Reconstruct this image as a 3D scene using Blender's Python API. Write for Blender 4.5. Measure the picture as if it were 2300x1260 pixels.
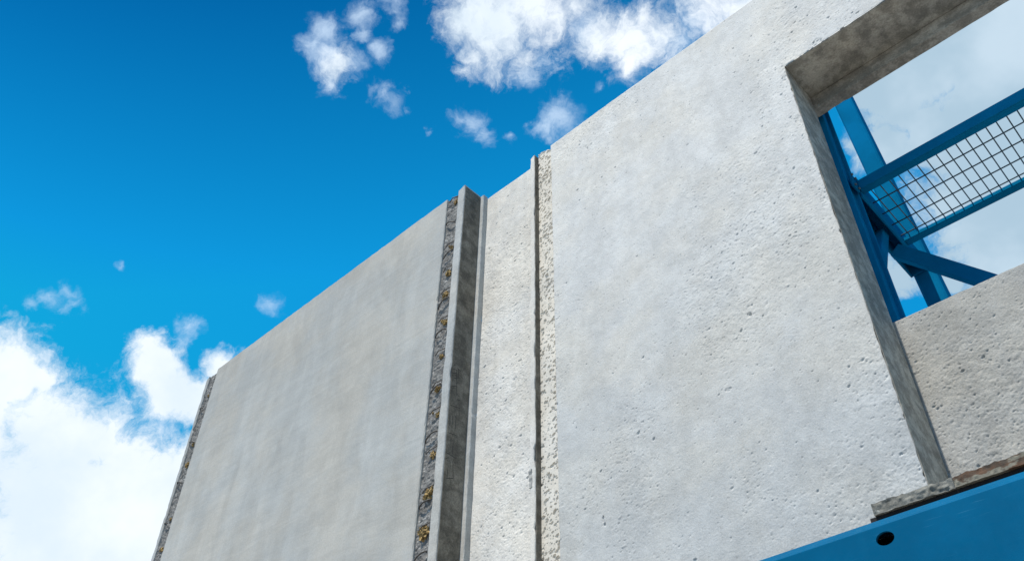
import bpy, math, random
import numpy as np
from mathutils import Vector, Matrix, noise as mnoise

for o in list(bpy.data.objects): bpy.data.objects.remove(o)
sc = bpy.context.scene
COL = sc.collection
EYE = 1.6                                   # camera height above the ground
# ---------------------------------------------------------------- camera
ROT = Matrix(((0.724255, 0.458353, 0.515138), (0.689356, -0.498175, -0.525937), (0.015564, 0.736026, -0.676774)))
FPX = 1956.69                               # focal length in pixels of the 2300 px wide photograph
cam = bpy.data.cameras.new('camera'); cam.sensor_width = 36.0; cam.lens = FPX / 2300 * 36
cam.clip_end = 3000; cam.clip_start = 0.05
cam_o = bpy.data.objects.new('camera', cam); COL.objects.link(cam_o)
cam_o.matrix_world = Matrix.Translation((0, 0, EYE)) @ ROT.to_4x4()
sc.camera = cam_o
sc.render.resolution_x, sc.render.resolution_y = 1024, 560

def ray(px, py):                            # world direction of a pixel, for placing clouds in the sky
    return (ROT @ Vector((px - 1150, 630 - py, -FPX))).normalized()

# ---------------------------------------------------------------- light
SUN_EL, SUN_AZ = 64.0, 1.0                  # azimuth: degrees left of straight in front of the wall
el, az = math.radians(SUN_EL), math.radians(SUN_AZ)
S = Vector((-math.sin(az) * math.cos(el), -math.cos(az) * math.cos(el), math.sin(el)))
sun = bpy.data.lights.new('sun', 'SUN'); sun.energy = 4.9; sun.angle = math.radians(0.6); sun.color = (1.0, 0.935, 0.835)
sun_o = bpy.data.objects.new('sun', sun); COL.objects.link(sun_o)
sun_o.rotation_euler = S.to_track_quat('Z', 'Y').to_euler(); sun_o.location = S * 40
sc.view_settings.view_transform = 'Standard'; sc.view_settings.look = 'None'
sc.view_settings.gamma = 1; sc.view_settings.use_curve_mapping = False
sc.view_settings.exposure = 0.22

# ---------------------------------------------------------------- node helper
class NT:
    def __init__(self, tree): self.t = tree; self.n = tree.nodes; self.l = tree.links
    def node(self, kind, **kw):
        nd = self.n.new(kind)
        for k, v in kw.items(): setattr(nd, k, v)
        return nd
    def put(self, sock, v):
        if v is None: return
        if hasattr(v, 'is_output') or isinstance(v, bpy.types.NodeSocket): self.l.new(v, sock)
        else: sock.default_value = v
    def math(self, op, a, b=None, c=None, clamp=False):
        nd = self.node('ShaderNodeMath', operation=op, use_clamp=clamp)
        for i, v in enumerate((a, b, c)): self.put(nd.inputs[i], v)
        return nd.outputs[0]
    def vmath(self, op, a, b=None, scale=None):
        nd = self.node('ShaderNodeVectorMath', operation=op)
        self.put(nd.inputs[0], a); self.put(nd.inputs[1], b)
        if scale is not None: self.put(nd.inputs['Scale'], scale)
        return nd.outputs['Value'] if op in ('DISTANCE', 'DOT_PRODUCT', 'LENGTH') else nd.outputs[0]
    def noise(self, vec, scale, detail=4, rough=0.55, out=0, dist=0.0):
        nd = self.node('ShaderNodeTexNoise'); nd.inputs['Scale'].default_value = scale
        nd.inputs['Detail'].default_value = detail; nd.inputs['Roughness'].default_value = rough
        nd.inputs['Distortion'].default_value = dist
        self.put(nd.inputs['Vector'], vec); return nd.outputs[out]
    def voro(self, vec, scale, feature='F1', rand=1.0):
        nd = self.node('ShaderNodeTexVoronoi', feature=feature); nd.inputs['Scale'].default_value = scale
        nd.inputs['Randomness'].default_value = rand
        self.put(nd.inputs['Vector'], vec); return nd
    def smooth(self, v, a, b, lo=0.0, hi=1.0, kind='SMOOTHSTEP'):
        nd = self.node('ShaderNodeMapRange', interpolation_type=kind)
        self.put(nd.inputs[0], v); self.put(nd.inputs[1], a); self.put(nd.inputs[2], b); self.put(nd.inputs[3], lo); self.put(nd.inputs[4], hi)
        return nd.outputs[0]
    def mix(self, f, a, b, mode='MIX'):
        nd = self.node('ShaderNodeMix', data_type='RGBA', blend_type=mode)
        self.put(nd.inputs[0], f)
        self.put(nd.inputs[6], a if not isinstance(a, tuple) else (*a[:3], 1)); self.put(nd.inputs[7], b if not isinstance(b, tuple) else (*b[:3], 1))
        return nd.outputs[2]
    def scaled(self, vec, s):
        return self.vmath('MULTIPLY', vec, s)

# ---------------------------------------------------------------- world: sky and clouds
w = bpy.data.worlds.new('World'); sc.world = w; w.use_nodes = True
w.cycles.sampling_method = 'MANUAL'; w.cycles.sample_map_resolution = 256
T = NT(w.node_tree); T.n.clear()
sky = T.node('ShaderNodeTexSky', sky_type='NISHITA'); sky.sun_disc = False
sky.sun_elevation = el; sky.sun_rotation = math.radians(180 + SUN_AZ)
sky.altitude = 300; sky.air_density = 1.0; sky.dust_density = 0.4; sky.ozone_density = 2.0
D = T.node('ShaderNodeTexCoord').outputs['Generated']
D = T.vmath('NORMALIZE', D)
hgt = T.vmath('DOT_PRODUCT', D, tuple(Vector((0, -0.33, 0.94)).normalized()))
sepd = T.node('ShaderNodeSeparateXYZ'); T.put(sepd.inputs[0], D)
hz_ = T.mix(T.smooth(hgt, 0.74, 0.50, kind='LINEAR'), (0.01, 0.95, 1.50), (0.06, 2.35, 2.85))
hz_ = T.mix(T.smooth(sepd.outputs[2], 0.55, 0.0, kind='LINEAR'), hz_, (0.35, 1.2, 1.4))
blue = T.vmath('MINIMUM', T.mix(1.0, sky.outputs[0], hz_, 'MULTIPLY'), (0.6, 4.4, 8.4))
# ragged outlines: the direction is warped before the distance to each cloud lump is taken
wn = T.vmath('SUBTRACT', T.noise(D, 9, 5, 0.6, out=1), (0.5, 0.5, 0.5))
wn2 = T.vmath('SUBTRACT', T.noise(D, 34, 5, 0.6, out=1), (0.5, 0.5, 0.5))
WD = T.vmath('ADD', D, T.vmath('SCALE', wn, scale=0.045))
WD = T.vmath('ADD', WD, T.vmath('SCALE', wn2, scale=0.030))
BANK = [(-60,905,140),(35,850,76),(92,855,42),(100,960,105),(195,1005,85),(285,1055,92),(385,1085,92),(120,1150,220),(330,1220,200),(240,960,30),
 (326,778,40),(345,828,56),(378,885,60),(425,905,46),(492,835,40),(458,880,42),(540,870,60)]
LUMPS = [  # pixel of the photograph, radius in pixels, how thin it is
 (425,738,26,.2),(405,770,24,.3),(250,905,26,.36),(360,960,40,.3),
 (75,688,28,.42),(115,672,32,.34),(150,656,28,.34),(160,690,20,.45),(610,684,30,.36),(262,580,13,.44),
 (722,72,36,.20),(698,108,34,.14),(738,128,38,.14),(765,160,40,.08),(800,150,34,.2),(750,190,26,.25),(805,40,30,.22),(812,82,24,.24),(858,122,26,.24),(880,15,30,.24),(888,52,16,.28),
 (850,206,22,.30),(893,222,28,.2),(935,208,14,.34),(935,250,16,.34),(975,285,14,.42),
 (1075,40,70,-.12),(1140,50,80,-.12),(1200,20,90,-.12),(1250,40,60,.05),(1100,95,48,.02),(1058,130,36,.05),(1040,158,24,.1),(1185,120,46,.12),(1190,160,28,.22),(1230,130,30,.2),(1290,10,50,.1),
 (1055,272,34,.2),(1090,298,24,.24),(1028,264,22,.25),(1152,312,16,.40),(1255,268,40,.16),(1222,286,24,.26),(1180,60,60,0),
 (1340,85,55,.08),(1410,95,66,.04),(1480,85,60,.08),(1405,145,44,.12),(1450,50,44,.12),(1310,65,36,.18),(1525,100,40,.2),(1600,10,80,.03),(1560,50,44,.14),(1660,30,60,.05),(1240,215,18,.42),(1350,190,22,.4)]
F = FT = None
for i, (x, y, r, k) in enumerate(LUMPS):
    thin = k >= 0.14; k = (0.38 if k >= 0.34 else max(0.0, k - 0.20)) if thin else k
    c = ray(x, y); rr = r / FPX * (1.72 if thin else 1.62) * (c.dot(ray(1150, 630)))
    d = T.vmath('DISTANCE', WD, tuple(c))
    s = T.math('MULTIPLY_ADD', d, -1.0 / rr, 1.0 - k)
    if thin: FT = s if FT is None else T.math('SMOOTH_MAX', FT, s, 0.12)
    else: F = s if F is None else T.math('SMOOTH_MAX', F, s, 0.12)
FB = None
for (x, y, r) in BANK:
    c = ray(x, y); rr = r / FPX * 1.62 * (c.dot(ray(1150, 630)))
    s = T.math('MULTIPLY_ADD', T.vmath('DISTANCE', WD, tuple(c)), -1.0 / rr, 1.0)
    FB = s if FB is None else T.math('SMOOTH_MAX', FB, s, 0.10)
VEIL = [(2140,60,200),(2330,120,230),(2040,190,110),(2230,330,170),(2330,450,160),(2180,430,80),(2230,560,110),(1990,330,60),(2120,300,90),(2010,610,46),(2120,620,36),(1960,180,60),(2280,640,60)]
G = None
for (x, y, r) in VEIL:
    c = ray(x, y); rr = r / FPX * 1.5 * (c.dot(ray(1150, 630)))
    d = T.vmath('DISTANCE', WD, tuple(c))
    s = T.math('MULTIPLY_ADD', d, -1.0 / rr, 1.0)
    G = s if G is None else T.math('SMOOTH_MAX', G, s, 0.15)
fb = T.math('SUBTRACT', T.noise(WD, 19, 10, 0.68, dist=0.35), 0.5)
fb2 = T.math('SUBTRACT', T.noise(D, 55, 6, 0.6), 0.5)
rag = T.math('MULTIPLY_ADD', fb2, 0.30, T.math('MULTIPLY', fb, 2.1))
dens = T.smooth(T.math('ADD', T.math('MAXIMUM', F, -0.7), rag), 0.0, 1.0)
thin = T.math('MULTIPLY', T.smooth(T.math('ADD', T.math('MAXIMUM', FT, -0.7), rag), 0.08, 1.25), 0.80)
veil = T.smooth(T.math('MULTIPLY_ADD', fb, 1.7, T.math('MAXIMUM', G, -0.7)), 0.0, 0.5)
bank = T.smooth(T.math('MULTIPLY_ADD', rag, 0.62, T.math('MAXIMUM', FB, -0.7)), 0.10, 0.62)
dens = T.math('MAXIMUM', dens, bank)
# the rest of the sky, outside the view: broken cloud of the same kind
sep = T.node('ShaderNodeSeparateXYZ'); T.put(sep.inputs[0], D)
zz = T.math('ADD', T.math('MAXIMUM', sep.outputs[2], 0.0), 0.12)
pl = T.node('ShaderNodeCombineXYZ'); T.put(pl.inputs[0], T.math('DIVIDE', sep.outputs[0], zz)); T.put(pl.inputs[1], T.math('DIVIDE', sep.outputs[1], zz))
gen = T.smooth(T.noise(pl.outputs[0], 1.3, 7, 0.6, dist=0.3), 0.52, 0.68)
outside = T.smooth(T.vmath('DOT_PRODUCT', D, tuple(ray(1150, 630))), math.cos(math.radians(44)), math.cos(math.radians(35)), 1.0, 0.0)
dens = T.math('MAXIMUM', dens, T.math('MULTIPLY', gen, outside))
shade = T.smooth(T.noise(D, 7, 5, 0.55), 0.35, 0.7)
cl = T.mix(shade, (11.4, 12.1, 12.8), (9.0, 10.4, 11.6))
veilc = T.mix(T.smooth(T.noise(D, 5, 5, 0.55), 0.42, 0.62), (5.4, 7.2, 8.5), (7.4, 9.0, 10.2))
col = T.mix(T.math('MULTIPLY', veil, 0.92), blue, veilc)
col = T.mix(thin, col, (7.6, 9.6, 12.0))
col = T.mix(dens, col, cl)
bg = T.node('ShaderNodeBackground'); T.put(bg.inputs[0], col); bg.inputs[1].default_value = 0.075
T.l.new(bg.outputs[0], T.node('ShaderNodeOutputWorld').inputs[0])

# ---------------------------------------------------------------- materials
def material(name):
    m = bpy.data.materials.new(name); m.use_nodes = True
    t = NT(m.node_tree); b = t.n['Principled BSDF']
    pos = t.node('ShaderNodeNewGeometry').outputs['Position']
    return m, t, b, pos

def bump(t, b, height, dist, strength=1.0):
    nd = t.node('ShaderNodeBump'); nd.inputs['Strength'].default_value = strength; nd.inputs['Distance'].default_value = dist
    t.put(nd.inputs['Height'], height); t.l.new(nd.outputs[0], b.inputs['Normal'])

def dots(t, pos, scale, keep, r0, r1):
    """sparse round dots, height 0..1; keep = share of the cells that hold one"""
    v = t.voro(pos, scale)
    sp = t.node('ShaderNodeSeparateColor'); t.put(sp.inputs[0], v.outputs['Color'])
    rad = t.smooth(sp.outputs[1], 0, 1, r0, r1, 'LINEAR')
    on = t.math('LESS_THAN', sp.outputs[0], keep)
    h = t.smooth(t.math('DIVIDE', v.outputs['Distance'], rad), 1.0, 0.25)
    return t.math('MULTIPLY', h, on)

def layer(t, c, n, a, b_, lo, hi):
    """multiply a colour by a value that runs from lo to hi with the noise"""
    lo = lo if isinstance(lo, tuple) else (lo, lo, lo); hi = hi if isinstance(hi, tuple) else (hi, hi, hi)
    return t.mix(1.0, c, t.mix(t.smooth(n, a, b_), lo, hi), 'MULTIPLY')

def concrete_pitted(name, base, rough_amt=1.0, low_shade=0.0, k=1.0):
    m, t, b, pos = material(name)
    L = lambda v: 1 + (v - 1) * k
    big = t.noise(pos, 0.8, 5, 0.6); mid = t.noise(pos, 3.6, 7, 0.66, dist=0.5); mot = t.noise(pos, 16, 6, 0.65)
    run = t.noise(t.scaled(pos, (7.0, 7.0, 0.4)), 1.0, 6, 0.62); fine = t.noise(pos, 120, 4, 0.65)
    c = t.mix(t.smooth(t.noise(pos, 1.7, 6, 0.62), 0.36, 0.64), tuple(base[i] * (0.965, 0.98, 1.0)[i] for i in range(3)), tuple(base[i] * (1.02, 1.0, 0.965)[i] for i in range(3)))
    c = layer(t, c, big, 0.35, 0.65, L(0.93), L(1.05)); c = layer(t, c, mid, 0.36, 0.62, L(0.87), L(1.06))
    c = layer(t, c, mot, 0.36, 0.62, L(0.89), L(1.05)); c = layer(t, c, run, 0.36, 0.64, L(0.92), L(1.05))
    if low_shade:   # shade painted into the colour: darker lower down, broken up by runs
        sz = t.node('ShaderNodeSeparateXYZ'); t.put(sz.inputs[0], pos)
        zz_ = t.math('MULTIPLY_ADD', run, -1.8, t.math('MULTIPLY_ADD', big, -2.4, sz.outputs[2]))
        c = t.mix(1.0, c, t.mix(t.smooth(zz_, 4.4, 1.4, 0.0, low_shade), (1, 1, 1), (0.675, 0.69, 0.695)), 'MULTIPLY')
    c = layer(t, c, fine, 0.34, 0.66, L(0.84), L(1.08))
    # scattered small darker specks
    sp_ = t.voro(pos, 75); spc = t.node('ShaderNodeSeparateColor'); t.put(spc.inputs[0], sp_.outputs['Color'])
    on = t.math('MULTIPLY', t.math('LESS_THAN', spc.outputs[0], 0.16), t.smooth(sp_.outputs['Distance'], 0.34, 0.20))
    c = t.mix(t.math('MULTIPLY', on, 0.42), c, tuple(x * 0.45 for x in base))
    t.l.new(c, b.inputs['Base Color'])
    b.inputs['Roughness'].default_value = 0.85; b.inputs['Specular IOR Level'].default_value = 0.2
    bump(t, b, t.math('MULTIPLY_ADD', fine, 0.6, mot), 0.0028 * rough_amt, 0.9)
    return m

def concrete_smooth(name, base, bumpd=0.003, k=1.0, seam=0.0):
    m, t, b, pos = material(name)
    L = lambda v: 1 + (v - 1) * k
    big = t.noise(pos, 0.7, 5, 0.6, dist=0.4); mid = t.noise(t.scaled(pos, (1.2, 1.0, 0.6)), 3.0, 7, 0.66, dist=0.8)
    run = t.noise(t.scaled(pos, (5.0, 5.0, 0.35)), 1.0, 6, 0.65); fine = t.noise(pos, 90, 5, 0.66)
    mp = t.node('ShaderNodeMapping'); mp.inputs['Rotation'].default_value = (0, math.radians(38), 0); mp.inputs['Scale'].default_value = (2.0, 8, 15)
    t.put(mp.inputs[0], pos); trowel = t.noise(mp.outputs[0], 1.0, 6, 0.62, dist=0.5)
    c = t.mix(t.smooth(t.noise(pos, 1.4, 6, 0.62), 0.36, 0.64), tuple(base[i] * (0.96, 0.985, 1.0)[i] for i in range(3)), tuple(base[i] * (1.03, 1.0, 0.95)[i] for i in range(3)))
    c = layer(t, c, big, 0.36, 0.64, L(0.90), L(1.06)); c = layer(t, c, mid, 0.36, 0.62, L(0.88), L(1.06))
    c = layer(t, c, run, 0.38, 0.66, L(0.93), L(1.06)); c = layer(t, c, trowel, 0.36, 0.66, L(0.93), L(1.04)); c = layer(t, c, fine, 0.34, 0.66, L(0.88), L(1.07))
    if seam:
        blot = t.noise(pos, 11, 6, 0.68)
        c = layer(t, c, blot, 0.42, 0.60, 1 - seam, 1 + seam * 0.35)
    t.l.new(c, b.inputs['Base Color'])
    b.inputs['Roughness'].default_value = 0.8; b.inputs['Specular IOR Level'].default_value = 0.2
    h = t.math('MULTIPLY_ADD', trowel, 0.8, t.math('MULTIPLY', fine, 0.4))
    h = t.math('MULTIPLY_ADD', t.noise(pos, 3.2, 3, 0.5), 2.4, h)
    h = t.math('MULTIPLY_ADD', dots(t, pos, 9, 0.14, 0.03, 0.09), -1.4, h)
    bump(t, b, h, bumpd, 0.9)
    return m

def concrete_rough(name, a, bcol, speck, bumpd=0.006):
    m, t, b, pos = material(name)
    n1 = t.noise(pos, 14, 6, 0.65); n2 = t.noise(pos, 60, 5, 0.65)
    c = t.mix(t.smooth(n1, 0.38, 0.62), a, bcol)
    patch = t.smooth(t.noise(pos, 7, 3, 0.5), 0.45, 0.62)
    c = t.mix(t.math('MULTIPLY', t.smooth(n2, 0.57, 0.64), t.math('MULTIPLY_ADD', patch, 0.8, 0.15)), c, speck)
    t.l.new(c, b.inputs['Base Color']); b.inputs['Roughness'].default_value = 0.95; b.inputs['Specular IOR Level'].default_value = 0.15
    bump(t, b, t.math('MULTIPLY_ADD', n2, 0.6, n1), bumpd, 1.0)
    return m

def steel_blue(name, base=(0.003, 0.148, 0.315), rough=0.5):
    m, t, b, pos = material(name)
    n = t.noise(pos, 3, 5, 0.6); f = t.noise(pos, 40, 5, 0.65)
    c = t.mix(t.smooth(n, 0.35, 0.68), tuple(x * 0.88 for x in base), tuple(x * 1.1 for x in base))
    c = t.mix(t.math('MULTIPLY', t.smooth(f, 0.62, 0.72), 0.22), c, (0.006, 0.13, 0.25))
    c = t.mix(t.math('MULTIPLY', t.smooth(t.noise(t.scaled(pos, (8, 8, 1.5)), 1.5, 5, 0.6), 0.56, 0.74), 0.25), c, (0.004, 0.11, 0.22))
    t.l.new(c, b.inputs['Base Color'])
    t.l.new(t.smooth(f, 0.3, 0.7, rough - 0.06, rough + 0.14), b.inputs['Roughness']); b.inputs['Specular IOR Level'].default_value = 0.035
    bump(t, b, t.math('MULTIPLY_ADD', t.noise(pos, 240, 2, 0.5), 0.3, t.noise(pos, 6, 2, 0.5)), 0.0012, 0.6)
    return m

def plain(name, colr, rough=0.6, metal=0.0, var=0.25, scale=30, bd=0.001):
    m, t, b, pos = material(name)
    n = t.noise(pos, scale, 5, 0.65)
    c = t.mix(t.smooth(n, 0.35, 0.68), tuple(x * (1 - var) for x in colr), tuple(min(1, x * (1 + var)) for x in colr))
    t.l.new(c, b.inputs['Base Color']); b.inputs['Roughness'].default_value = rough; b.inputs['Metallic'].default_value = metal
    bump(t, b, n, bd, 1.0)
    return m

M = {}
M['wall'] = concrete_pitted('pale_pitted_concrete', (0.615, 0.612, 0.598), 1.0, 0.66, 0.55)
M['mid'] = concrete_pitted('pale_pitted_concrete_narrow', (0.620, 0.603, 0.570), 1.0, 0.0, 0.65)
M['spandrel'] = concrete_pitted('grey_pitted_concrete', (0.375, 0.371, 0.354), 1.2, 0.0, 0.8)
M['slab'] = concrete_smooth('trowelled_grey_concrete', (0.395, 0.396, 0.385), 0.003, 0.6)
M['rib'] = concrete_smooth('pale_formed_concrete', (0.42, 0.425, 0.42), 0.002)
M['reveal'] = concrete_smooth('shade_toned_concrete', (0.205, 0.186, 0.155), 0.004, 2.0, 0.32)  # dark tone paints the shade of side faces turned from the sun
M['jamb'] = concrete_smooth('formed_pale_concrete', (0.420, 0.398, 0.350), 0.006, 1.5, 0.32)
M['core'] = concrete_rough('raw_grey_concrete', (0.145, 0.143, 0.140), (0.215, 0.212, 0.206), (0.60, 0.60, 0.59), 0.006)
M['strip'] = concrete_pitted('raw_pale_concrete', (0.66, 0.628, 0.572), 0.5, 0.0, 0.5)
M['mortar'] = concrete_rough('crumbly_mortar', (0.13, 0.127, 0.112), (0.24, 0.235, 0.21), (0.40, 0.40, 0.37), 0.006)
M['blue'] = steel_blue('blue_painted_steel')
M['beam'] = steel_blue('blue_painted_girder', (0.0005, 0.098, 0.212), 0.5)
M['wire'] = plain('grey_blue_wire', (0.080, 0.125, 0.155), 0.55, 0.2)
M['rebar'] = plain('dark_rebar_wire', (0.075, 0.068, 0.062), 0.7, 0.2)
M['foam'] = plain('orange_brown_foam', (0.28, 0.19, 0.075), 0.95, 0, 0.65, 70, 0.004)
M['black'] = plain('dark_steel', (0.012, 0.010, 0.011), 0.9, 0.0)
M['pencil'] = plain('pencil_line', (0.035, 0.033, 0.030), 0.9)
m, t, b, pos = material('rusty_steel')
n = t.noise(pos, 18, 6, 0.62); f = t.noise(pos, 90, 4, 0.6); p = t.noise(t.scaled(pos, (1, 1, 2)), 9, 4, 0.55)
c = t.mix(t.smooth(n, 0.35, 0.65), (0.062, 0.048, 0.036), (0.115, 0.058, 0.030))
c = t.mix(t.smooth(p, 0.50, 0.56), c, (0.20, 0.185, 0.145))
c = t.mix(t.math('MULTIPLY', t.smooth(f, 0.55, 0.7), 0.5), c, (0.05, 0.035, 0.025))
t.l.new(c, b.inputs['Base Color']); b.inputs['Roughness'].default_value = 0.9; bump(t, b, t.math('MULTIPLY_ADD', f, 0.4, n), 0.004)
M['rust'] = m
for key in ('beam', 'blue'):
    m = M[key]; t = NT(m.node_tree); b = t.n['Principled BSDF']
    if key == 'blue': b.inputs['Specular IOR Level'].default_value = 0.0
    pos = t.node('ShaderNodeNewGeometry').outputs['Position']
    src = b.inputs['Base Color'].links[0].from_socket
    scr = t.noise(t.scaled(pos, (2, 2, 60)), 3.0, 4, 0.6); mask = t.smooth(t.noise(pos, 2.5, 3, 0.5), 0.5, 0.7)
    c = t.mix(t.math('MULTIPLY', t.math('MULTIPLY', t.smooth(scr, 0.62, 0.70), mask), 0.35), src, (0.05, 0.22, 0.36))
    c = t.mix(t.math('MULTIPLY', dots(t, pos, 22, 0.05, 0.04, 0.14), 0.55), c, (0.30, 0.31, 0.30))
    t.l.new(c, b.inputs['Base Color'])
m, t, b, pos = material('site_ground')
n = t.noise(pos, 0.5, 6, 0.6); f = t.noise(pos, 25, 6, 0.65)
c = t.mix(t.smooth(n, 0.35, 0.65), (0.33, 0.305, 0.265), (0.44, 0.415, 0.375)); c = t.mix(t.math('MULTIPLY', t.smooth(f, 0.45, 0.7), 0.5), c, (0.17, 0.155, 0.13))
t.l.new(c, b.inputs['Base Color']); b.inputs['Roughness'].default_value = 0.95; bump(t, b, f, 0.02)
M['ground'] = m

# ---------------------------------------------------------------- mesh helpers
def obj(name, verts, faces, mat, parent=None, smooth=False, base=None):
    """one mesh object; verts are in world metres, moved to the parent's origin"""
    o0 = parent_origin(parent) if parent is not None else (Vector(base) if base else Vector((0, 0, 0)))
    me = bpy.data.meshes.new(name)
    me.from_pydata([(v[0] - o0.x, v[1] - o0.y, v[2] - o0.z) for v in verts], [], faces)
    me.materials.append(mat)
    if smooth: me.polygons.foreach_set('use_smooth', [True] * len(me.polygons))
    me.update()
    o = bpy.data.objects.new(name, me); COL.objects.link(o)
    if parent is not None: o.parent = parent
    elif base: o.location = base
    return o

def parent_origin(p):
    v = Vector((0, 0, 0))
    while p is not None: v += p.location; p = p.parent
    return v

def thing(name, loc, label, cat, group=None):
    o = bpy.data.objects.new(name, None); COL.objects.link(o); o.location = loc; o.empty_display_size = 0.2
    o['label'] = label; o['category'] = cat
    if group: o['group'] = group
    return o

def box_vf(x0, x1, y0, y1, z0, z1, c=0.004):
    """chamfered box"""
    P = []; idx = {}
    for ix, x in enumerate((x0, x1)):
        for iy, y in enumerate((y0, y1)):
            for iz, z in enumerate((z0, z1)):
                sx, sy, sz = (1 - 2 * ix), (1 - 2 * iy), (1 - 2 * iz)
                idx[ix, iy, iz, 0] = len(P); P.append((x, y + sy * c, z + sz * c))
                idx[ix, iy, iz, 1] = len(P); P.append((x + sx * c, y, z + sz * c))
                idx[ix, iy, iz, 2] = len(P); P.append((x + sx * c, y + sy * c, z))
    Fs = []
    I = lambda a, b_, c_, k: idx[a, b_, c_, k]
    for a in (0, 1):
        q = [I(a, 0, 0, 0), I(a, 1, 0, 0), I(a, 1, 1, 0), I(a, 0, 1, 0)]; Fs.append(q if a else q[::-1])
        q = [I(0, a, 0, 1), I(1, a, 0, 1), I(1, a, 1, 1), I(0, a, 1, 1)]; Fs.append(q[::-1] if a else q)
        q = [I(0, 0, a, 2), I(1, 0, a, 2), I(1, 1, a, 2), I(0, 1, a, 2)]; Fs.append(q if a else q[::-1])
    for a in (0, 1):
        for b_ in (0, 1):
            Fs.append([I(a, b_, 0, 0), I(a, b_, 1, 0), I(a, b_, 1, 1), I(a, b_, 0, 1)])
            Fs.append([I(a, 0, b_, 0), I(a, 1, b_, 0), I(a, 1, b_, 2), I(a, 0, b_, 2)])
            Fs.append([I(0, a, b_, 1), I(1, a, b_, 1), I(1, a, b_, 2), I(0, a, b_, 2)])
            for c_ in (0, 1): Fs.append([I(a, b_, c_, 0), I(a, b_, c_, 1), I(a, b_, c_, 2)])
    return P, Fs

def fix_normals(o):
    import bmesh
    bm = bmesh.new(); bm.from_mesh(o.data); bmesh.ops.recalc_face_normals(bm, faces=bm.faces); bm.to_mesh(o.data); bm.free()

def box(name, dims, mat, parent, c=0.004):
    v, f = box_vf(*dims, c=c); o = obj(name, v, f, mat, parent); fix_normals(o); return o

def beam_between(name, a, b_, w_, h_, mat, parent, up=(0, 0, 1), c=0.004):
    """rectangular bar from a to b; w across, h along up"""
    a = Vector(a); b_ = Vector(b_); d = (b_ - a); L = d.length; d.normalize()
    side = d.cross(Vector(up)).normalized(); u = side.cross(d)
    v, f = box_vf(-w_ / 2, w_ / 2, 0, L, -h_ / 2, h_ / 2, c)
    v = [a + side * p[0] + d * p[1] + u * p[2] for p in v]
    o = obj(name, v, f, mat, parent); fix_normals(o); return o

def tube(name, pts, r, mat, parent, n=6):
    pts = [Vector(p) for p in pts]; V = []; Fs = []
    for i, p in enumerate(pts):
        d = (pts[min(i + 1, len(pts) - 1)] - pts[max(i - 1, 0)]).normalized()
        s = d.cross(Vector((0.31, 0.2, 0.93))).normalized(); u = s.cross(d)
        for k in range(n):
            a = 2 * math.pi * k / n; V.append(p + s * r * math.cos(a) + u * r * math.sin(a))
    for i in range(len(pts) - 1):
        for k in range(n): Fs.append([i * n + k, i * n + (k + 1) % n, (i + 1) * n + (k + 1) % n, (i + 1) * n + k])
    Fs.append(list(range(n))[::-1]); Fs.append([(len(pts) - 1) * n + k for k in range(n)])
    return obj(name, V, Fs, mat, parent, smooth=True)

def ragged(poly, step, jit, chips, seed):
    """subdivide a closed XZ outline and roughen it the way a cast edge is rough"""
    rnd = random.Random(seed); out = []; n = len(poly)
    for i in range(n):
        a = Vector(poly[i]); b_ = Vector(poly[(i + 1) % n]); L = (b_ - a).length; d = (b_ - a) / L; nrm = Vector((-d.y, d.x))
        k = max(1, int(L / step)); chip = 0; left = 0
        for j in range(k):
            p = a + d * (L * j / k)
            if j > 0:
                q = mnoise.noise(Vector((p.x * 7, p.y * 7, seed))) + 0.6 * mnoise.noise(Vector((p.x * 23, p.y * 23, seed + 5)))
                off = jit * q
                if left <= 0 and rnd.random() < chips: chip = rnd.uniform(1.0, 3.2) * jit; left = rnd.randint(1, 3)
                if left > 0: off += chip * rnd.uniform(0.6, 1.2); left -= 1
                p = p + nrm * off
            out.append(p)
    return out

def slab(name, poly, y0, y1, mat, parent, step=0.035, jit=0.0025, chips=0.03, cham=0.004, seed=1):
    """cast slab: XZ outline (counter-clockwise), front at y0, back at y1, worn arris"""
    P = ragged(poly, step, jit, chips, seed); n = len(P); rnd = random.Random(seed + 9)
    V = []; 
    for ring in range(3):
        for i, p in enumerate(P):
            t_ = (P[(i + 1) % n] - P[i - 1]).normalized(); nrm = Vector((-t_.y, t_.x))
            if ring == 0: q = p + nrm * cham * rnd.uniform(0.5, 1.5); V.append((q.x, y0, q.y))
            elif ring == 1: V.append((p.x, y0 + cham * rnd.uniform(0.7, 1.4), p.y))
            else: V.append((p.x, y1, p.y))
    Fs = [list(range(n)), [2 * n + i for i in range(n)][::-1]]
    for r in (0, 1):
        for i in range(n): Fs.append([r * n + i, (r + 1) * n + i, (r + 1) * n + (i + 1) % n, r * n + (i + 1) % n])
    o = obj(name, V, Fs, mat, parent); fix_normals(o); return o

rng = np.random.default_rng(7)
def vnoise(u, v, scale, seed):
    r = np.random.default_rng(seed); tab = r.random((257, 257))
    x = u * scale + 50; y = v * scale + 50; xi = np.floor(x).astype(int); yi = np.floor(y).astype(int)
    fx = x - xi; fy = y - yi; fx = fx * fx * (3 - 2 * fx); fy = fy * fy * (3 - 2 * fy)
    g = lambda a, b_: tab[a % 257, b_ % 257]
    return (g(xi, yi) * (1 - fx) + g(xi + 1, yi) * fx) * (1 - fy) + (g(xi, yi + 1) * (1 - fx) + g(xi + 1, yi + 1) * fx) * fy - 0.5

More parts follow.
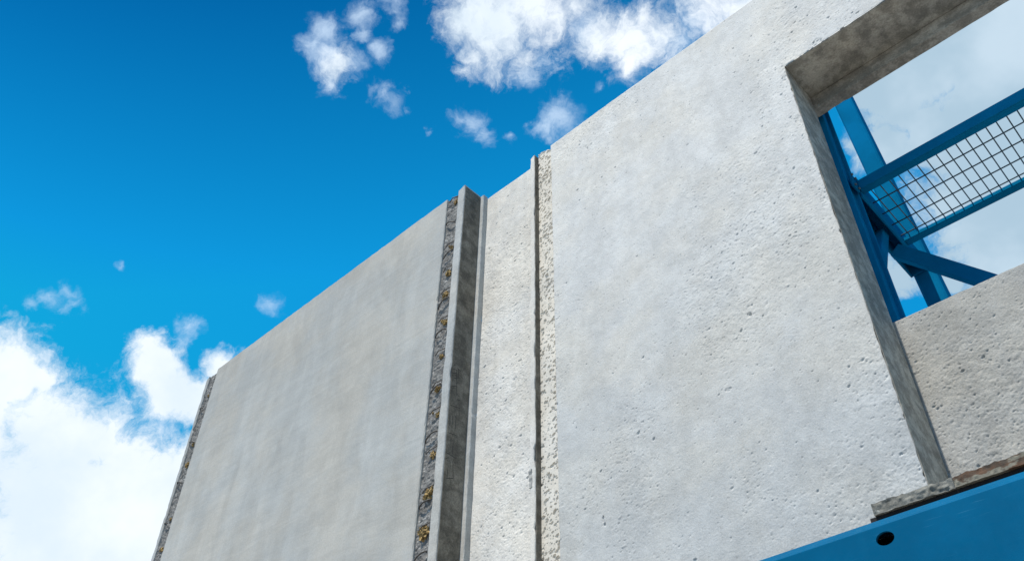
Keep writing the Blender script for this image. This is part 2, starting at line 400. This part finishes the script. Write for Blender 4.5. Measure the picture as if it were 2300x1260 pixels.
def grid_mesh(name, xs, zs, y, fn, mat, parent, hole=None, back=0.012):
    """a cast face as a dense sheet with real pits and knobs; hole = (x0, z1): nothing right of x0 and below z1"""
    U, Wz = np.meshgrid(xs, zs); nx, nz = len(xs) - 1, len(zs) - 1; k = nx + 1
    H = fn(U, Wz)
    cx = (xs[:-1] + xs[1:]) / 2; cz = (zs[:-1] + zs[1:]) / 2
    keep = np.ones((nz, nx), bool)
    if hole: keep = ~((cx[None, :] > hole[0]) & (cz[:, None] < hole[1]))
    # worn arris: outermost vertices fall back and wander a little
    kp = np.zeros((nz + 2, nx + 2), int); kp[1:-1, 1:-1] = keep
    cnt = kp[:-1, :-1] + kp[1:, :-1] + kp[:-1, 1:] + kp[1:, 1:]
    border = (cnt > 0) & (cnt < 4)
    wl_ = 0.0035 * (vnoise(U, Wz, 6, 91) + vnoise(U, Wz, 24, 92)); chip = np.clip(vnoise(U, Wz, 9, 93) + 0.5 * vnoise(U, Wz, 30, 94) - 0.36, 0, 1) * 0.06
    gx = np.zeros_like(U); gz = np.zeros_like(U)
    left = (kp[:-1, :-1] + kp[1:, :-1]); right = (kp[:-1, 1:] + kp[1:, 1:]); low = (kp[:-1, :-1] + kp[:-1, 1:]); high = (kp[1:, :-1] + kp[1:, 1:])
    sx = np.sign(right - left) * border; sz = np.sign(high - low) * border
    U = U + sx * (wl_ + chip); Wz = Wz + sz * (wl_ + chip); H = np.where(border, -0.004 - chip * 0.5, H)
    used = np.zeros((nz + 1, nx + 1), bool); used[:-1, :-1] |= keep; used[1:, :-1] |= keep; used[:-1, 1:] |= keep; used[1:, 1:] |= keep
    idx = np.full((nz + 1, nx + 1), -1); idx[used] = np.arange(used.sum())
    co = np.stack([U, y - H, Wz], -1)[used]
    q = np.stack([idx[:-1, :-1], idx[:-1, 1:], idx[1:, 1:], idx[1:, :-1]], -1)[keep]
    # rim going back to the slab behind
    rim = []
    hor0 = keep & ~np.vstack([np.zeros((1, nx), bool), keep[:-1]]); hor1 = keep & ~np.vstack([keep[1:], np.zeros((1, nx), bool)])
    ver0 = keep & ~np.hstack([np.zeros((nz, 1), bool), keep[:, :-1]]); ver1 = keep & ~np.hstack([keep[:, 1:], np.zeros((nz, 1), bool)])
    rim.append(np.stack([idx[:-1, 1:], idx[:-1, :-1]], -1)[hor0]); rim.append(np.stack([idx[1:, :-1], idx[1:, 1:]], -1)[hor1])
    rim.append(np.stack([idx[:-1, :-1], idx[1:, :-1]], -1)[ver0]); rim.append(np.stack([idx[1:, 1:], idx[:-1, 1:]], -1)[ver1])
    rim = np.concatenate(rim); nv = len(co)
    bc = co[rim.reshape(-1)].copy(); bc[:, 1] = y + back
    bi = nv + np.arange(len(bc)).reshape(-1, 2)
    q = np.concatenate([q, np.stack([rim[:, 1], rim[:, 0], bi[:, 0], bi[:, 1]], -1)])
    co = np.concatenate([co, bc]); o0 = parent_origin(parent); co = co - np.array(o0)
    me = bpy.data.meshes.new(name); me.vertices.add(len(co)); me.vertices.foreach_set('co', co.astype(np.float32).ravel())
    me.loops.add(q.size); me.loops.foreach_set('vertex_index', q.astype(np.int32).ravel())
    me.polygons.add(len(q)); me.polygons.foreach_set('loop_start', np.arange(0, q.size, 4, dtype=np.int32))
    me.polygons.foreach_set('use_smooth', np.ones(len(q), bool))
    me.update(calc_edges=True); me.materials.append(mat)
    o = bpy.data.objects.new(name, me); COL.objects.link(o); o.parent = parent
    return o

def cast_face(seed, n_pits, n_small, n_knobs, rough=1.0, chips=()):
    """air holes, grit knobs and clustered roughness of a cast concrete face"""
    r = np.random.default_rng(seed)
    def fn(U, Wz):
        xs = U[0]; zs = Wz[:, 0]; X0, X1, Z0, Z1 = xs[0], xs[-1], zs[0], zs[-1]
        cl = np.clip((vnoise(U, Wz, 1.3, seed) + 0.6 * vnoise(U, Wz, 3.1, seed + 1) + 0.35 * vnoise(U, Wz, 8, seed + 2)) * 1.9 + 0.42, 0.04, 1)
        H = 0.0035 * vnoise(U, Wz, 2.3, seed + 3) + 0.0025 * vnoise(U, Wz, 6, seed + 4)
        H = H + 0.65 * rough * cl * (0.0020 * vnoise(U + 0.5 * Wz, 0.8 * Wz - 0.4 * U, 24, seed + 5) + 0.0026 * vnoise(U + 0.4 * Wz, Wz - 0.4 * U, 55, seed + 6) + 0.0022 * vnoise(U, Wz, 118, seed + 7))
        H = H + 0.0007 * vnoise(U, Wz, 120, seed + 8)
        def place(n, amin, avar, pw, sign, dlo, dhi):
            for _ in range(n):
                x = r.uniform(X0, X1); z = r.uniform(Z0, Z1); a = amin + avar * r.random() ** pw
                i0, i1 = np.searchsorted(zs, (z - 2 * a, z + 2 * a)); j0, j1 = np.searchsorted(xs, (x - 2 * a, x + 2 * a))
                asp = r.uniform(1, 1.9); th = r.uniform(0.0, 1.2); dep = a * r.uniform(dlo, dhi); keepit = r.random()
                if i1 <= i0 or j1 <= j0: continue
                if keepit > cl[(i0 + i1) // 2 if (i0 + i1) // 2 < len(zs) else -1, min((j0 + j1) // 2, len(xs) - 1)] * 1.1 + 0.12: continue
                u = U[i0:i1, j0:j1] - x; w_ = Wz[i0:i1, j0:j1] - z
                p = (u * math.cos(th) + w_ * math.sin(th)) / (a * asp); q = (-u * math.sin(th) + w_ * math.cos(th)) / a
                g = np.clip(1 - (p * p + q * q), 0, 1)
                H[i0:i1, j0:j1] += sign * dep * np.sqrt(g)
        place(n_knobs, 0.0040, 0.004, 3.0, 1, 0.12, 0.32)
        place(n_small, 0.0026, 0.0018, 1.0, -1, 0.4, 0.9)
        place(n_pits, 0.0027, 0.0052, 6.0, -1, 0.45, 1.1)
        for (x, z, a, c_, dep) in chips:
            g = np.sqrt(((U - x) / a) ** 2 + ((Wz - z) / c_) ** 2) + 0.5 * vnoise(U, Wz, 60, seed + 20)
            H = np.where(g < 1, H - dep * (0.6 + 1.2 * vnoise(U, Wz, 90, seed + 21)), H)
        return H
    return fn

def span(a, b_, step, *fixed):
    pts = sorted({a, b_, *[f_ for f_ in fixed if a < f_ < b_]}); out = [pts[0]]
    for p, q in zip(pts[:-1], pts[1:]): out += list(np.linspace(p, q, max(2, int(round((q - p) / step)) + 1))[1:])
    return np.array(out)

def relief(name, x0, x1, z0, z1, y, step, fn, mat, parent, back=0.06):
    """a front-facing sheet with real relief, closed at the back"""
    nx = max(3, int((x1 - x0) / step)); nz = int((z1 - z0) / step)
    U, Wz = np.meshgrid(np.linspace(x0, x1, nx + 1), np.linspace(z0, z1, nz + 1))
    U, Y, Wz = fn(U, Wz, y)
    V = np.stack([U, Y, Wz], -1).reshape(-1, 3).tolist(); k = nx + 1
    i = np.arange(nz)[:, None] * k + np.arange(nx)[None, :]
    Fs = np.stack([i, i + 1, i + k + 1, i + k], -1).reshape(-1, 4).tolist()
    rim = [a for a in range(nx + 1)] + [a * k + nx for a in range(1, nz + 1)] + [nz * k + a for a in range(nx - 1, -1, -1)] + [a * k for a in range(nz - 1, 0, -1)]
    b0 = len(V)
    for a in rim: V.append([V[a][0], y + back, V[a][2]])
    m_ = len(rim)
    for a in range(m_): Fs.append([rim[a], b0 + a, b0 + (a + 1) % m_, rim[(a + 1) % m_]])
    Fs.append([b0 + a for a in range(m_)][::-1])
    return obj(name, V, Fs, mat, parent)

# ---------------------------------------------------------------- setting
TOP = 5.285 + EYE
o = obj('ground', [(-400, -400, 0), (400, -400, 0), (400, 400, 0), (-400, 400, 0)], [[0, 1, 2, 3]], M['ground']); o['kind'] = 'structure'

# ---------------------------------------------------------------- left panel: thick grey slab with raw joint grooves at both ends
lp = thing('concrete_panel', (-5.4, 3.1, 0), 'smooth grey precast concrete wall panel with wire loops along both raw edges, on the left', 'wall panel', 'precast wall panels')
slab('slab', [(-7.134, 0), (-3.74, 0), (-3.74, TOP), (-7.134, TOP)], 3.042, 3.200, M['slab'], lp, seed=3, jit=0.002, chips=0.012, cham=0.006)
def core_fn(amp, seed):
    def fn(U, Wz, y):
        h = vnoise(U, Wz, 22, seed) * 1.0 + vnoise(U, Wz, 55, seed + 1) * 0.8 + vnoise(U, Wz, 130, seed + 2) * 0.5
        return U, y - amp * h, Wz
    return fn
relief('raw_core', -3.7395, -3.598, 0.0, TOP - 0.02, 3.060, 0.006, core_fn(0.009, 11), M['core'], lp, back=0.17)
relief('raw_core', -7.285, -7.1345, 0.0, TOP - 0.03, 3.056, 0.006, core_fn(0.010, 21), M['core'], lp, back=0.18)
slab('rib', [(-3.600, 0), (-3.527, 0), (-3.527, TOP + 0.012), (-3.600, TOP - 0.012)], 3.036, 3.216, M['rib'], lp, seed=5, jit=0.003, chips=0.05, cham=0.005)
slab('rib', [(-7.318, 0), (-7.272, 0), (-7.272, TOP - 0.03), (-7.318, TOP - 0.055)], 3.040, 3.236, M['rib'], lp, seed=6, jit=0.004, chips=0.06, cham=0.006)
# formed side of the rib, a thin browner form-marked skin with its shade painted in
v, f = box_vf(-3.5268, -3.5235, 3.048, 3.214, 0, TOP - 0.004, 0.001); o = obj('rib_side_shade_skin', v, f, M['reveal'], lp); fix_normals(o)
slab('back_rib', [(-3.545, 0), (-3.492, 0), (-3.492, TOP + 0.012), (-3.545, TOP + 0.012)], 3.2165, 3.262, M['rib'], lp, seed=8, jit=0.002, chips=0.02)
# builder's pencil marks on the side of the rib (y, z)
MARKS = [[(3.082,5.108),(3.068,5.115),(3.062,5.093)],[(3.045,5.079),(3.047,5.026)],[(3.054,5.069),(3.089,5.077)],[(3.057,5.033),(3.091,5.053)],[(3.089,5.08),(3.105,4.883)],[(3.106,5.098),(3.107,5.015)],[(3.096,5.097),(3.133,5.085)],[(3.112,5.055),(3.149,5.043)],[(3.07,5.002),(3.092,5.014)],[(3.056,4.929),(3.097,4.951)],[(3.108,4.849),(3.138,4.86)],[(3.109,4.894),(3.131,4.883)],[(3.053,4.782),(3.142,4.798)],[(3.062,4.707),(3.064,4.631)],[(3.084,4.713),(3.09,4.649)],[(3.097,4.731),(3.112,4.717),(3.116,4.628)],[(3.052,4.575),(3.123,4.587)],[(3.082,4.547),(3.086,4.498)],[(3.102,4.501),(3.107,4.444)],[(3.052,4.431),(3.138,4.427)],[(3.052,4.388),(3.075,4.407)],[(3.087,4.395),(3.094,4.349)],[(3.112,4.401),(3.124,4.281)],[(3.07,4.261),(3.124,4.283)],[(3.075,4.323),(3.075,4.263)]]
V = []; Fs = []
for st in MARKS:
    for (ya, za), (yb, zb) in zip(st[:-1], st[1:]):
        d = Vector((yb - ya, zb - za)).normalized(); nx_ = Vector((-d.y, d.x)) * 0.0021
        k = len(V)
        for (yy, z_, s_) in ((ya, za, 1), (ya, za, -1), (yb, zb, -1), (yb, zb, 1)):
            V.append((-3.5232, yy + nx_.x * s_, z_ + nx_.y * s_))
        Fs.append([k, k + 1, k + 2, k + 3])
o = obj('pencil_marks', V, Fs, M['pencil'], lp); o['kind'] = 'stuff'

def loop(x, y, z, rx, tilt, side, seed):
    """bent lattice wire coming out of the raw face and going back in"""
    rnd = random.Random(seed); pts = []
    for k in range(13):
        a = math.pi * k / 12
        if seed % 3 == 1 and k > 9: break
        pts.append((x + side * rx * (math.cos(a)), y - 0.020 * math.sin(a) - 0.006, z + tilt * math.cos(a) + rnd.uniform(-.002, .002) + 0.006 * math.sin(a)))
    return tube('wire_loop', pts, 0.0052, M['rebar'], lp, 5)
def lump(x, y, z, r, seed):
    """crumbly orange lump made of many small facets"""
    import bmesh
    bm = bmesh.new(); bmesh.ops.create_icosphere(bm, subdivisions=3, radius=1.0)
    V = []
    for v in bm.verts:
        d = v.co; q = 1 + 0.75 * mnoise.noise(d * 2.1 + Vector((seed, 0, 0))) + 0.6 * mnoise.noise(d * 5.2 + Vector((0, seed, 0)))
        V.append((x + d.x * q * r * 0.95, y + d.y * q * r * 0.55, z + d.z * q * r))
    Fs = [[l.index for l in f_.verts] for f_ in bm.faces]; bm.free()
    return obj('foam_lump', V, Fs, M['foam'], lp)
def twig(x, y, z, seed):
    rnd = random.Random(seed)
    return tube('wire_stub', [(x + 0.045, y + 0.01, z + 0.035), (x + 0.0, y - 0.02, z + 0.01 + rnd.uniform(-.01, .01)), (x - 0.04, y - 0.012, z - 0.005)], 0.004, M['rebar'], lp, 5)
for i, (z, q) in enumerate(((5.19, .9), (4.68, .7), (4.42, 1.0), (4.205, 1.2), (3.935, 1.0), (3.64, .8), (3.37, .9), (3.16, .7), (2.865, 1.0), (2.595, 1.5), (2.35, 1.7), (2.1, 1.2), (1.8, 1.3))):
    lump(-3.640 - 0.030 * ((i * 37) % 7) / 7, 3.056, z + EYE, 0.024 * q, i * 3.1)
    if i % 3 == 1: lump(-3.665 - 0.03 * ((i * 17) % 5) / 5, 3.057, z + EYE + 0.035, 0.011 * q, i * 5.3)
    twig(-3.655, 3.048, z + EYE + 0.02, i)
for i, (z, ti) in enumerate(((4.955, -0.03), (4.60, 0.035), (4.125, 0.03), (3.845, 0.012), (3.362, 0.03), (3.0, 0.022), (2.532, 0.012), (2.2, 0.02))):
    loop(-3.672, 3.056, z + EYE, 0.050, ti * 0.8 + 0.004, 1, i)
for i, z in enumerate((4.981, 4.42, 4.198, 3.652, 3.362)):
    lump(-7.185 - 0.010 * (i % 2), 3.050, z + EYE, 0.014 + 0.005 * (i % 3), 50 + i * 2.7)
for i, z in enumerate((4.83, 4.447, 4.015, 3.606, 3.2)):
    loop(-7.215, 3.052, z + EYE, 0.042, 0.014, -1, 40 + i)

# ---------------------------------------------------------------- narrow panel between
mp_ = thing('concrete_panel', (-3.2, 3.3, 0), 'narrow pale pitted concrete panel set back between the ribbed joint and the dark groove', 'wall panel', 'precast wall panels')
slab('slab', [(-3.498, 0), (-2.914, 0), (-2.914, TOP - 0.004), (-3.498, TOP - 0.004)], 3.276, 3.42, M['mid'], mp_, seed=12, jit=0.001, chips=0.0)
ZF = 2.9
grid_mesh('cast_face', span(-3.50, -2.93, 0.0038), span(ZF, TOP, 0.0038), 3.264, cast_face(101, 900, 3200, 500, 1.1), M['mid'], mp_)
box('lower_face', (-3.50, -2.93, 3.2642, 3.2755, 0, ZF - 0.002), M['mid'], mp_, 0.002)
slab('rib', [(-2.952, 0), (-2.912, 0), (-2.912, TOP + 0.012), (-2.952, TOP - 0.01)], 3.190, 3.2635, M['mid'], mp_, seed=13, jit=0.004, chips=0.06)
relief('spalled_patch', -2.956, -2.934, 4.03, 4.145, 3.1885, 0.003, lambda U, Wz, y: (U + 0.006 * vnoise(U * 0, Wz, 40, 5), y + 0.012 * vnoise(U, Wz, 45, 6) - 0.001, Wz), M['spandrel'], mp_, back=0.03)
v, f = box_vf(-2.9118, -2.908, 3.196, 3.2635, 0, TOP + 0.006, 0.001); o = obj('rib_side_shade_skin', v, f, M['reveal'], mp_); fix_normals(o)  # dark skin, shade of the rib's right side put into the colour

# ---------------------------------------------------------------- right panel: pier and lintel round a big opening
rp = thing('concrete_panel', (-1.8, 3.3, 0), 'large pale pitted concrete panel framing the opening with a thick lintel, on the right', 'wall panel', 'precast wall panels')
XJ = -0.914; ZL = 4.46 + EYE
CHIPS = [(-0.690, 6.085, 0.024, 0.030, 0.006), (-0.428, 6.102, 0.012, 0.005, 0.010), (-2.46, 3.679, 0.006, 0.018, 0.008), (-2.452, 3.645, 0.006, 0.010, 0.008), (-1.657, 4.08, 0.016, 0.011, 0.008), (-1.466, 4.443, 0.012, 0.018, 0.008), (-0.935, 5.55, 0.018, 0.05, 0.004), (-0.932, 5.95, 0.016, 0.03, 0.005), (-0.936, 4.9, 0.02, 0.06, 0.004)]
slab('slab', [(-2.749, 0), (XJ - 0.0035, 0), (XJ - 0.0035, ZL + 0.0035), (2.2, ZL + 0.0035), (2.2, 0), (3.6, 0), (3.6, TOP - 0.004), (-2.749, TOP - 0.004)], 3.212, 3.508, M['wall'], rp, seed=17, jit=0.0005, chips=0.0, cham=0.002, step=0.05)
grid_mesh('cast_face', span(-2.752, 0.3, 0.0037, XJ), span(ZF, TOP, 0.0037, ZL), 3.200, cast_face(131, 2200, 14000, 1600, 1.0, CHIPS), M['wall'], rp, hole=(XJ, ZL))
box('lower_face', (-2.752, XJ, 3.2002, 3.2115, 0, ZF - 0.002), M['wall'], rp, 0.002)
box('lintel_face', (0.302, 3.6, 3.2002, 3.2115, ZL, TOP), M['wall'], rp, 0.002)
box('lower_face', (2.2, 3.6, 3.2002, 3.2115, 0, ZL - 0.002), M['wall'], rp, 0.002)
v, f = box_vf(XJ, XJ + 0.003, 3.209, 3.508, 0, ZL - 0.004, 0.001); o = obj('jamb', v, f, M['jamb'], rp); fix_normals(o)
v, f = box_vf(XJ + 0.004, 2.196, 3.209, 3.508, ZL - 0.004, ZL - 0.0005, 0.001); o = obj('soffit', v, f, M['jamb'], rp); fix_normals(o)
def pit_fn(seed, n):
    r = np.random.default_rng(seed)
    def fn(U, Wz, y):
        x0, x1 = U.min(), U.max(); H = np.zeros_like(U) + vnoise(U, Wz, 9, seed) * 0.003 + vnoise(U, Wz, 60, seed + 1) * 0.0008
        zs = Wz[:, 0]
        for k in range(n):
            cx = r.uniform(x0, x1); cz = r.uniform(zs[0], zs[-1]); a = 0.0030 + 0.0072 * r.random() ** 3.0; asp = r.uniform(1.0, 2.0); th = r.uniform(0.3, 1.1); dep = a * r.uniform(0.7, 1.3)
            i0, i1 = np.searchsorted(zs, (cz - 2 * a, cz + 2 * a)); u = U[i0:i1] - cx; w_ = Wz[i0:i1] - cz
            p = (u * math.cos(th) + w_ * math.sin(th)) / (a * asp); q = (-u * math.sin(th) + w_ * math.cos(th)) / a
            H[i0:i1] = np.minimum(H[i0:i1], np.where(p * p + q * q < 1, -dep * np.sqrt(np.clip(1 - (p * p + q * q) ** 2, 0, 1)), H[i0:i1]))
        # broken, sloping top end
        tt = (Wz - zs[0]) / (zs[-1] - zs[0]); topz = (U - x0) / (x1 - x0)
        Wz2 = Wz + np.where(tt > 0.975, (tt - 0.975) / 0.025 * (-0.035 * topz + 0.02 * vnoise(U, Wz * 0 + 3, 60, seed + 4)), 0)
        return U, y - H, Wz2
    return fn
relief('raw_edge', -2.909, -2.751, 2.9, TOP + 0.055, 3.236, 0.0028, pit_fn(31, 1500), M['strip'], rp, back=0.10)
box('lower_edge', (-2.909, -2.751, 3.237, 3.33, 0, 2.898), M['strip'], rp, 0.002)

# ---------------------------------------------------------------- wall behind the opening: parapet below and header above
sp = thing('concrete_panel', (0.6, 3.6, 0), 'rough beige-grey concrete parapet wall set back at the foot of the opening', 'wall panel', 'precast wall panels')
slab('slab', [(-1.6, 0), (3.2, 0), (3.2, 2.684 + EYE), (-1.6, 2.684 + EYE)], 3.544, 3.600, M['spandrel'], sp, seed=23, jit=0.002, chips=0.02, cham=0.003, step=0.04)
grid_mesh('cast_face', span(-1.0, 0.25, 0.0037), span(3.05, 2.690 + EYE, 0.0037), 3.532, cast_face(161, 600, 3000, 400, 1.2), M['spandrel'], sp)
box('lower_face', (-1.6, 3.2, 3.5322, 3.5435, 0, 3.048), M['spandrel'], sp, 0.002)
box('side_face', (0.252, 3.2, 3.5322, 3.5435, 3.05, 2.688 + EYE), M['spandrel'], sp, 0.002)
hd = thing('concrete_lintel', (0.6, 3.6, 4.36 + EYE), 'shaded grey concrete header strip set back behind the thick lintel', 'lintel')
slab('slab', [(-1.6, 4.352 + EYE), (3.2, 4.352 + EYE), (3.2, 5.2 + EYE), (-1.6, 5.2 + EYE)], 3.512, 3.585, M['jamb'], hd, seed=27, jit=0.002, chips=0.02)

# ---------------------------------------------------------------- blue steel walkway behind the wall
wk = thing('steel_walkway', (0.2, 4.2, 0), 'blue painted steel frame with a wire mesh walkway seen from below through the opening', 'walkway')
E_ = EYE
def ibeam_x(name, x0, x1, y0, y1, z0, z1): return box(name, (x0, x1, y0, y1, z0, z1), M['blue'], wk, 0.004)
# front columns: rolled sections with two flanges and a web
def column(x0, x1, y0, y1, z1, nm='column'):
    tf = 0.016
    v1, f1 = box_vf(x0, x1, y0, y0 + tf, 0, z1, 0.003)
    v2, f2 = box_vf(x0, x1, y1 - tf, y1, 0, z1, 0.003)
    xm = x1 - 0.022
    v3, f3 = box_vf(xm - 0.012, xm, y0 + tf, y1 - tf, 0, z1 - 0.001, 0.001)
    V = v1 + v2 + v3; Fs = f1 + [[i + len(v1) for i in q] for q in f2] + [[i + len(v1) + len(v2) for i in q] for q in f3]
    o = obj(nm, V, Fs, M['blue'], wk); fix_normals(o); return o
column(-1.06, -0.914, 3.64, 3.80, 5.3 + E_)
beam_between('column', (-0.727, 4.72, 0), (-1.042, 4.72, 6.95 + E_), 0.130, 0.14, M['blue'], wk, up=(0, 1, 0), c=0.012)
column(2.3, 2.446, 3.64, 3.80, 5.3 + E_)
box('column', (2.3, 2.437, 4.65, 4.79, 0, 6.9 + E_), M['blue'], wk, 0.012)
ZB, ZT = 3.836 + E_, 3.909 + E_
def channel_x(name, x0, x1, y0, depth, z0, z1, t_=0.006):
    v1, f1 = box_vf(x0, x1, y0, y0 + t_, z0, z1, 0.002)
    v2, f2 = box_vf(x0, x1, y0 + t_, y0 + depth, z0, z0 + t_, 0.002)
    v3, f3 = box_vf(x0, x1, y0 + t_, y0 + depth, z1 - t_, z1, 0.002)
    V = v1 + v2 + v3; Fs = f1 + [[i + len(v1) for i in q] for q in f2] + [[i + len(v1) + len(v2) for i in q] for q in f3]
    o = obj(name, V, Fs, M['blue'], wk); fix_normals(o); return o
channel_x('edge_beam', -0.899, 2.36, 3.780, 0.056, ZB, ZT)
channel_x('edge_beam', -0.899, 2.30, 4.350, 0.058, ZB - 0.002, ZB + 0.024)
# crossbeams from the front to the back column
for x0, x1 in ((-1.005, -0.900), (2.31, 2.435)):
    z0_, z1_ = ZB - 0.046, ZT + 0.05
    V = []; Fs = []
    for d_ in ((x0, x0 + 0.012, z0_, z1_), (x1 - 0.012, x1, z0_, z1_), (x0 + 0.0125, x1 - 0.0125, z1_ - 0.014, z1_ - 0.001)):
        v, f = box_vf(d_[0], d_[1], 3.802, 4.645, d_[2], d_[3], 0.002); Fs += [[i + len(V) for i in q] for q in f]; V += v
    v, f = box_vf(x0 + 0.0125, x1 - 0.0125, 4.632, 4.644, z0_ + 0.001, z1_ - 0.0145, 0.002); Fs += [[i + len(V) for i in q] for q in f]; V += v
    fix_normals(obj('crossbeam', V, Fs, M['blue'], wk))
# end plate of the front edge beam with its bolts, gusset where the braces meet
box('end_plate', (-0.9135, -0.9005, 3.700, 3.7785, ZB - 0.03, ZT + 0.02), M['blue'], wk, 0.002)
for yy in (3.718, 3.760):
    for z_ in (ZB - 0.012, ZT + 0.002): tube('bolt', [(-0.9004, yy, z_), (-0.889, yy, z_)], 0.008, M['wire'], wk, 6)
# braces under the walkway
beam_between('brace', (-0.955, 4.30, ZB - 0.095), (0.16, 4.30, 2.35 + E_), 0.062, 0.085, M['blue'], wk)
beam_between('brace', (-0.966, 4.19, ZB - 0.01), (-0.975, 3.81, 3.20 + E_), 0.050, 0.070, M['blue'], wk)
mesh = bpy.data.objects.new('wire_mesh', None); COL.objects.link(mesh); mesh.parent = wk; mesh.location = (0, 0, 3.866 + E_)
mesh_z = 3.866 + E_
wm = None
for k in range(-6, 51):
    x = -0.527 + 0.0555 * k
    if wm is None:
        wm = tube('wire', [(x, 3.80, mesh_z), (x, 4.36, mesh_z)], 0.0038, M['wire'], mesh, 6); x_first = x
    else:
        c = wm.copy(); COL.objects.link(c); c.parent = mesh; c.location = (x - x_first, 0, 0)
wl = None
for y in (3.836, 3.957, 4.078, 4.201, 4.322):
    if wl is None: wl = tube('wire', [(-0.899, y, mesh_z - 0.007), (2.32, y, mesh_z - 0.007)], 0.0044, M['wire'], mesh, 6); y_first = y
    else:
        c = wl.copy(); COL.objects.link(c); c.parent = mesh; c.location = (0, y - y_first, 0)

# ---------------------------------------------------------------- blue girder in front of the wall
gb = thing('steel_girder', (0.2, 2.75, 0), 'blue painted steel girder with an oval hole, lower right corner in front of the wall', 'girder')
x0, x1, yf, zt, zb, rr, th, dep = -2.3, 3.0, 2.70, 1.384 + EYE, 0.78 + EYE, 0.040, 0.010, 0.16
hx, hz, ha, hb = -0.949, 1.299 + EYE, 0.0305, 0.0225
prof = [(yf + dep, zt), (yf + rr + 0.006, zt), (yf + rr - 0.003, zt - 0.003), (yf + 0.004, zt - rr + 0.004), (yf, zt - rr - 0.001)]
prof2 = [(yf, zb + rr)] + [(yf + rr - rr * math.cos(a), zb + rr - rr * math.sin(a)) for a in [math.pi / 2 * k / 6 for k in range(1, 6)]] + [(yf + rr, zb), (yf + dep, zb)]
V = []; Fs = []
def strip_(pr, closed=False):
    k0 = len(V)
    for (y, z) in pr: V.append((x0, y, z)); V.append((x1, y, z))
    for i in range(len(pr) - 1): Fs.append([k0 + 2 * i, k0 + 2 * i + 1, k0 + 2 * i + 3, k0 + 2 * i + 2])
    return k0
ka = strip_(prof); kb = strip_(prof2)
# web with the hole cut through: quads between a square frame and the oval
N = 32; sq = 0.05
ring = [(hx + ha * math.cos(2 * math.pi * i / N), hz + hb * math.sin(2 * math.pi * i / N)) for i in range(N)]
def onsq(a):
    c, s_ = math.cos(a), math.sin(a); m_ = max(abs(c), abs(s_)); return (hx + sq * c / m_, hz + sq * s_ / m_ )
outer = [onsq(2 * math.pi * i / N) for i in range(N)]
r0 = len(V)
for (x, z) in ring: V.append((x, yf, z))
for (x, z) in outer: V.append((x, yf, min(z, zt - rr - 0.001)))
for (x, z) in ring: V.append((x, yf + th, z))
for i in range(N):
    j = (i + 1) % N
    Fs.append([r0 + i, r0 + j, r0 + N + j, r0 + N + i]); Fs.append([r0 + i, r0 + 2 * N + i, r0 + 2 * N + j, r0 + j])
zq0, zq1 = hz - sq, min(hz + sq, zt - rr - 0.001)
def quad(a, b_, c, d): 
    k = len(V); V.extend([(a, yf, c), (b_, yf, c), (b_, yf, d), (a, yf, d)]); Fs.append([k, k + 1, k + 2, k + 3])
quad(x0, hx - sq, zb + rr, zt - rr - 0.001); quad(hx + sq, x1, zb + rr, zt - rr - 0.001); quad(hx - sq, hx + sq, zb + rr, zq0)
# back of the web, flange inner sides
k = len(V)
za, zc, ya = zb + rr + 0.01, zt - rr - 0.012, yf + rr + 0.014
V.extend([(x0, yf + th, za), (x1, yf + th, za), (x1, yf + th, zc), (x0, yf + th, zc)])
for (x, y, z) in ((x0, ya, zt - th), (x1, ya, zt - th), (x1, yf + dep, zt - th), (x0, yf + dep, zt - th), (x0, ya, zb + th), (x1, ya, zb + th), (x1, yf + dep, zb + th), (x0, yf + dep, zb + th)): V.append((x, y, z))
Fs += [[k + 3, k + 2, k + 5, k + 4], [k + 4, k + 5, k + 6, k + 7], [k, k + 1, k + 9, k + 8], [k + 8, k + 9, k + 10, k + 11]]
Fs += [[k + 7, k + 6, ka + 1, ka], [k + 11, k + 10, kb + 2 * (len(prof2) - 1) + 1, kb + 2 * (len(prof2) - 1)]]
o = obj('channel', V, Fs, M['beam'], gb)
for i, p in enumerate(o.data.polygons):
    p.use_smooth = (len(prof) - 1) <= i < (len(prof) - 1 + len(prof2) - 1)
fix_normals(o)
# stiffener plates and a dark closed inside behind the web
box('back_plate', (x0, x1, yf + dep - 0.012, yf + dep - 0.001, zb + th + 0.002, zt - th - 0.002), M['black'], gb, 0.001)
for xx in (-2.2, 2.7): box('post', (xx, xx + 0.14, yf + 0.012, yf + 0.148, 0, zb - 0.001), M['beam'], gb, 0.006)

# ---------------------------------------------------------------- rusty angle with crumbling mortar on the wall above the girder
ra = thing('steel_angle', (0.3, 3.15, 1.6 + EYE), 'rusty steel angle caked with crumbling mortar, lying above the blue girder', 'steel angle')
box('leg', (-1.136, 2.6, 3.132, 3.198, 1.570 + EYE, 1.597 + EYE), M['black'], ra, 0.001)
def rust_fn(seed, amp):
    def fn(U, Wz, y):
        h = vnoise(U, Wz, 30, seed) * 1.0 + vnoise(U, Wz, 75, seed + 1) * 0.9
        zs = Wz[:, 0]; t_ = (Wz - zs[0]) / (zs[-1] - zs[0])
        return U, y - amp * h, Wz + t_ * (vnoise(U, U * 0 + 1, 28, seed + 3) * 0.007 + vnoise(U, U * 0 + 1, 90, seed + 7) * 0.005)
    return fn
relief('mortar_bed', -1.112, -0.80, 1.5975 + EYE, 1.640 + EYE, 3.118, 0.003, rust_fn(61, 0.009), M['mortar'], ra, back=0.079)
relief('rusted_face', -0.799, 2.6, 1.5975 + EYE, 1.638 + EYE, 3.116, 0.005, rust_fn(71, 0.004), M['rust'], ra, back=0.081)

bpy.context.view_layer.update()
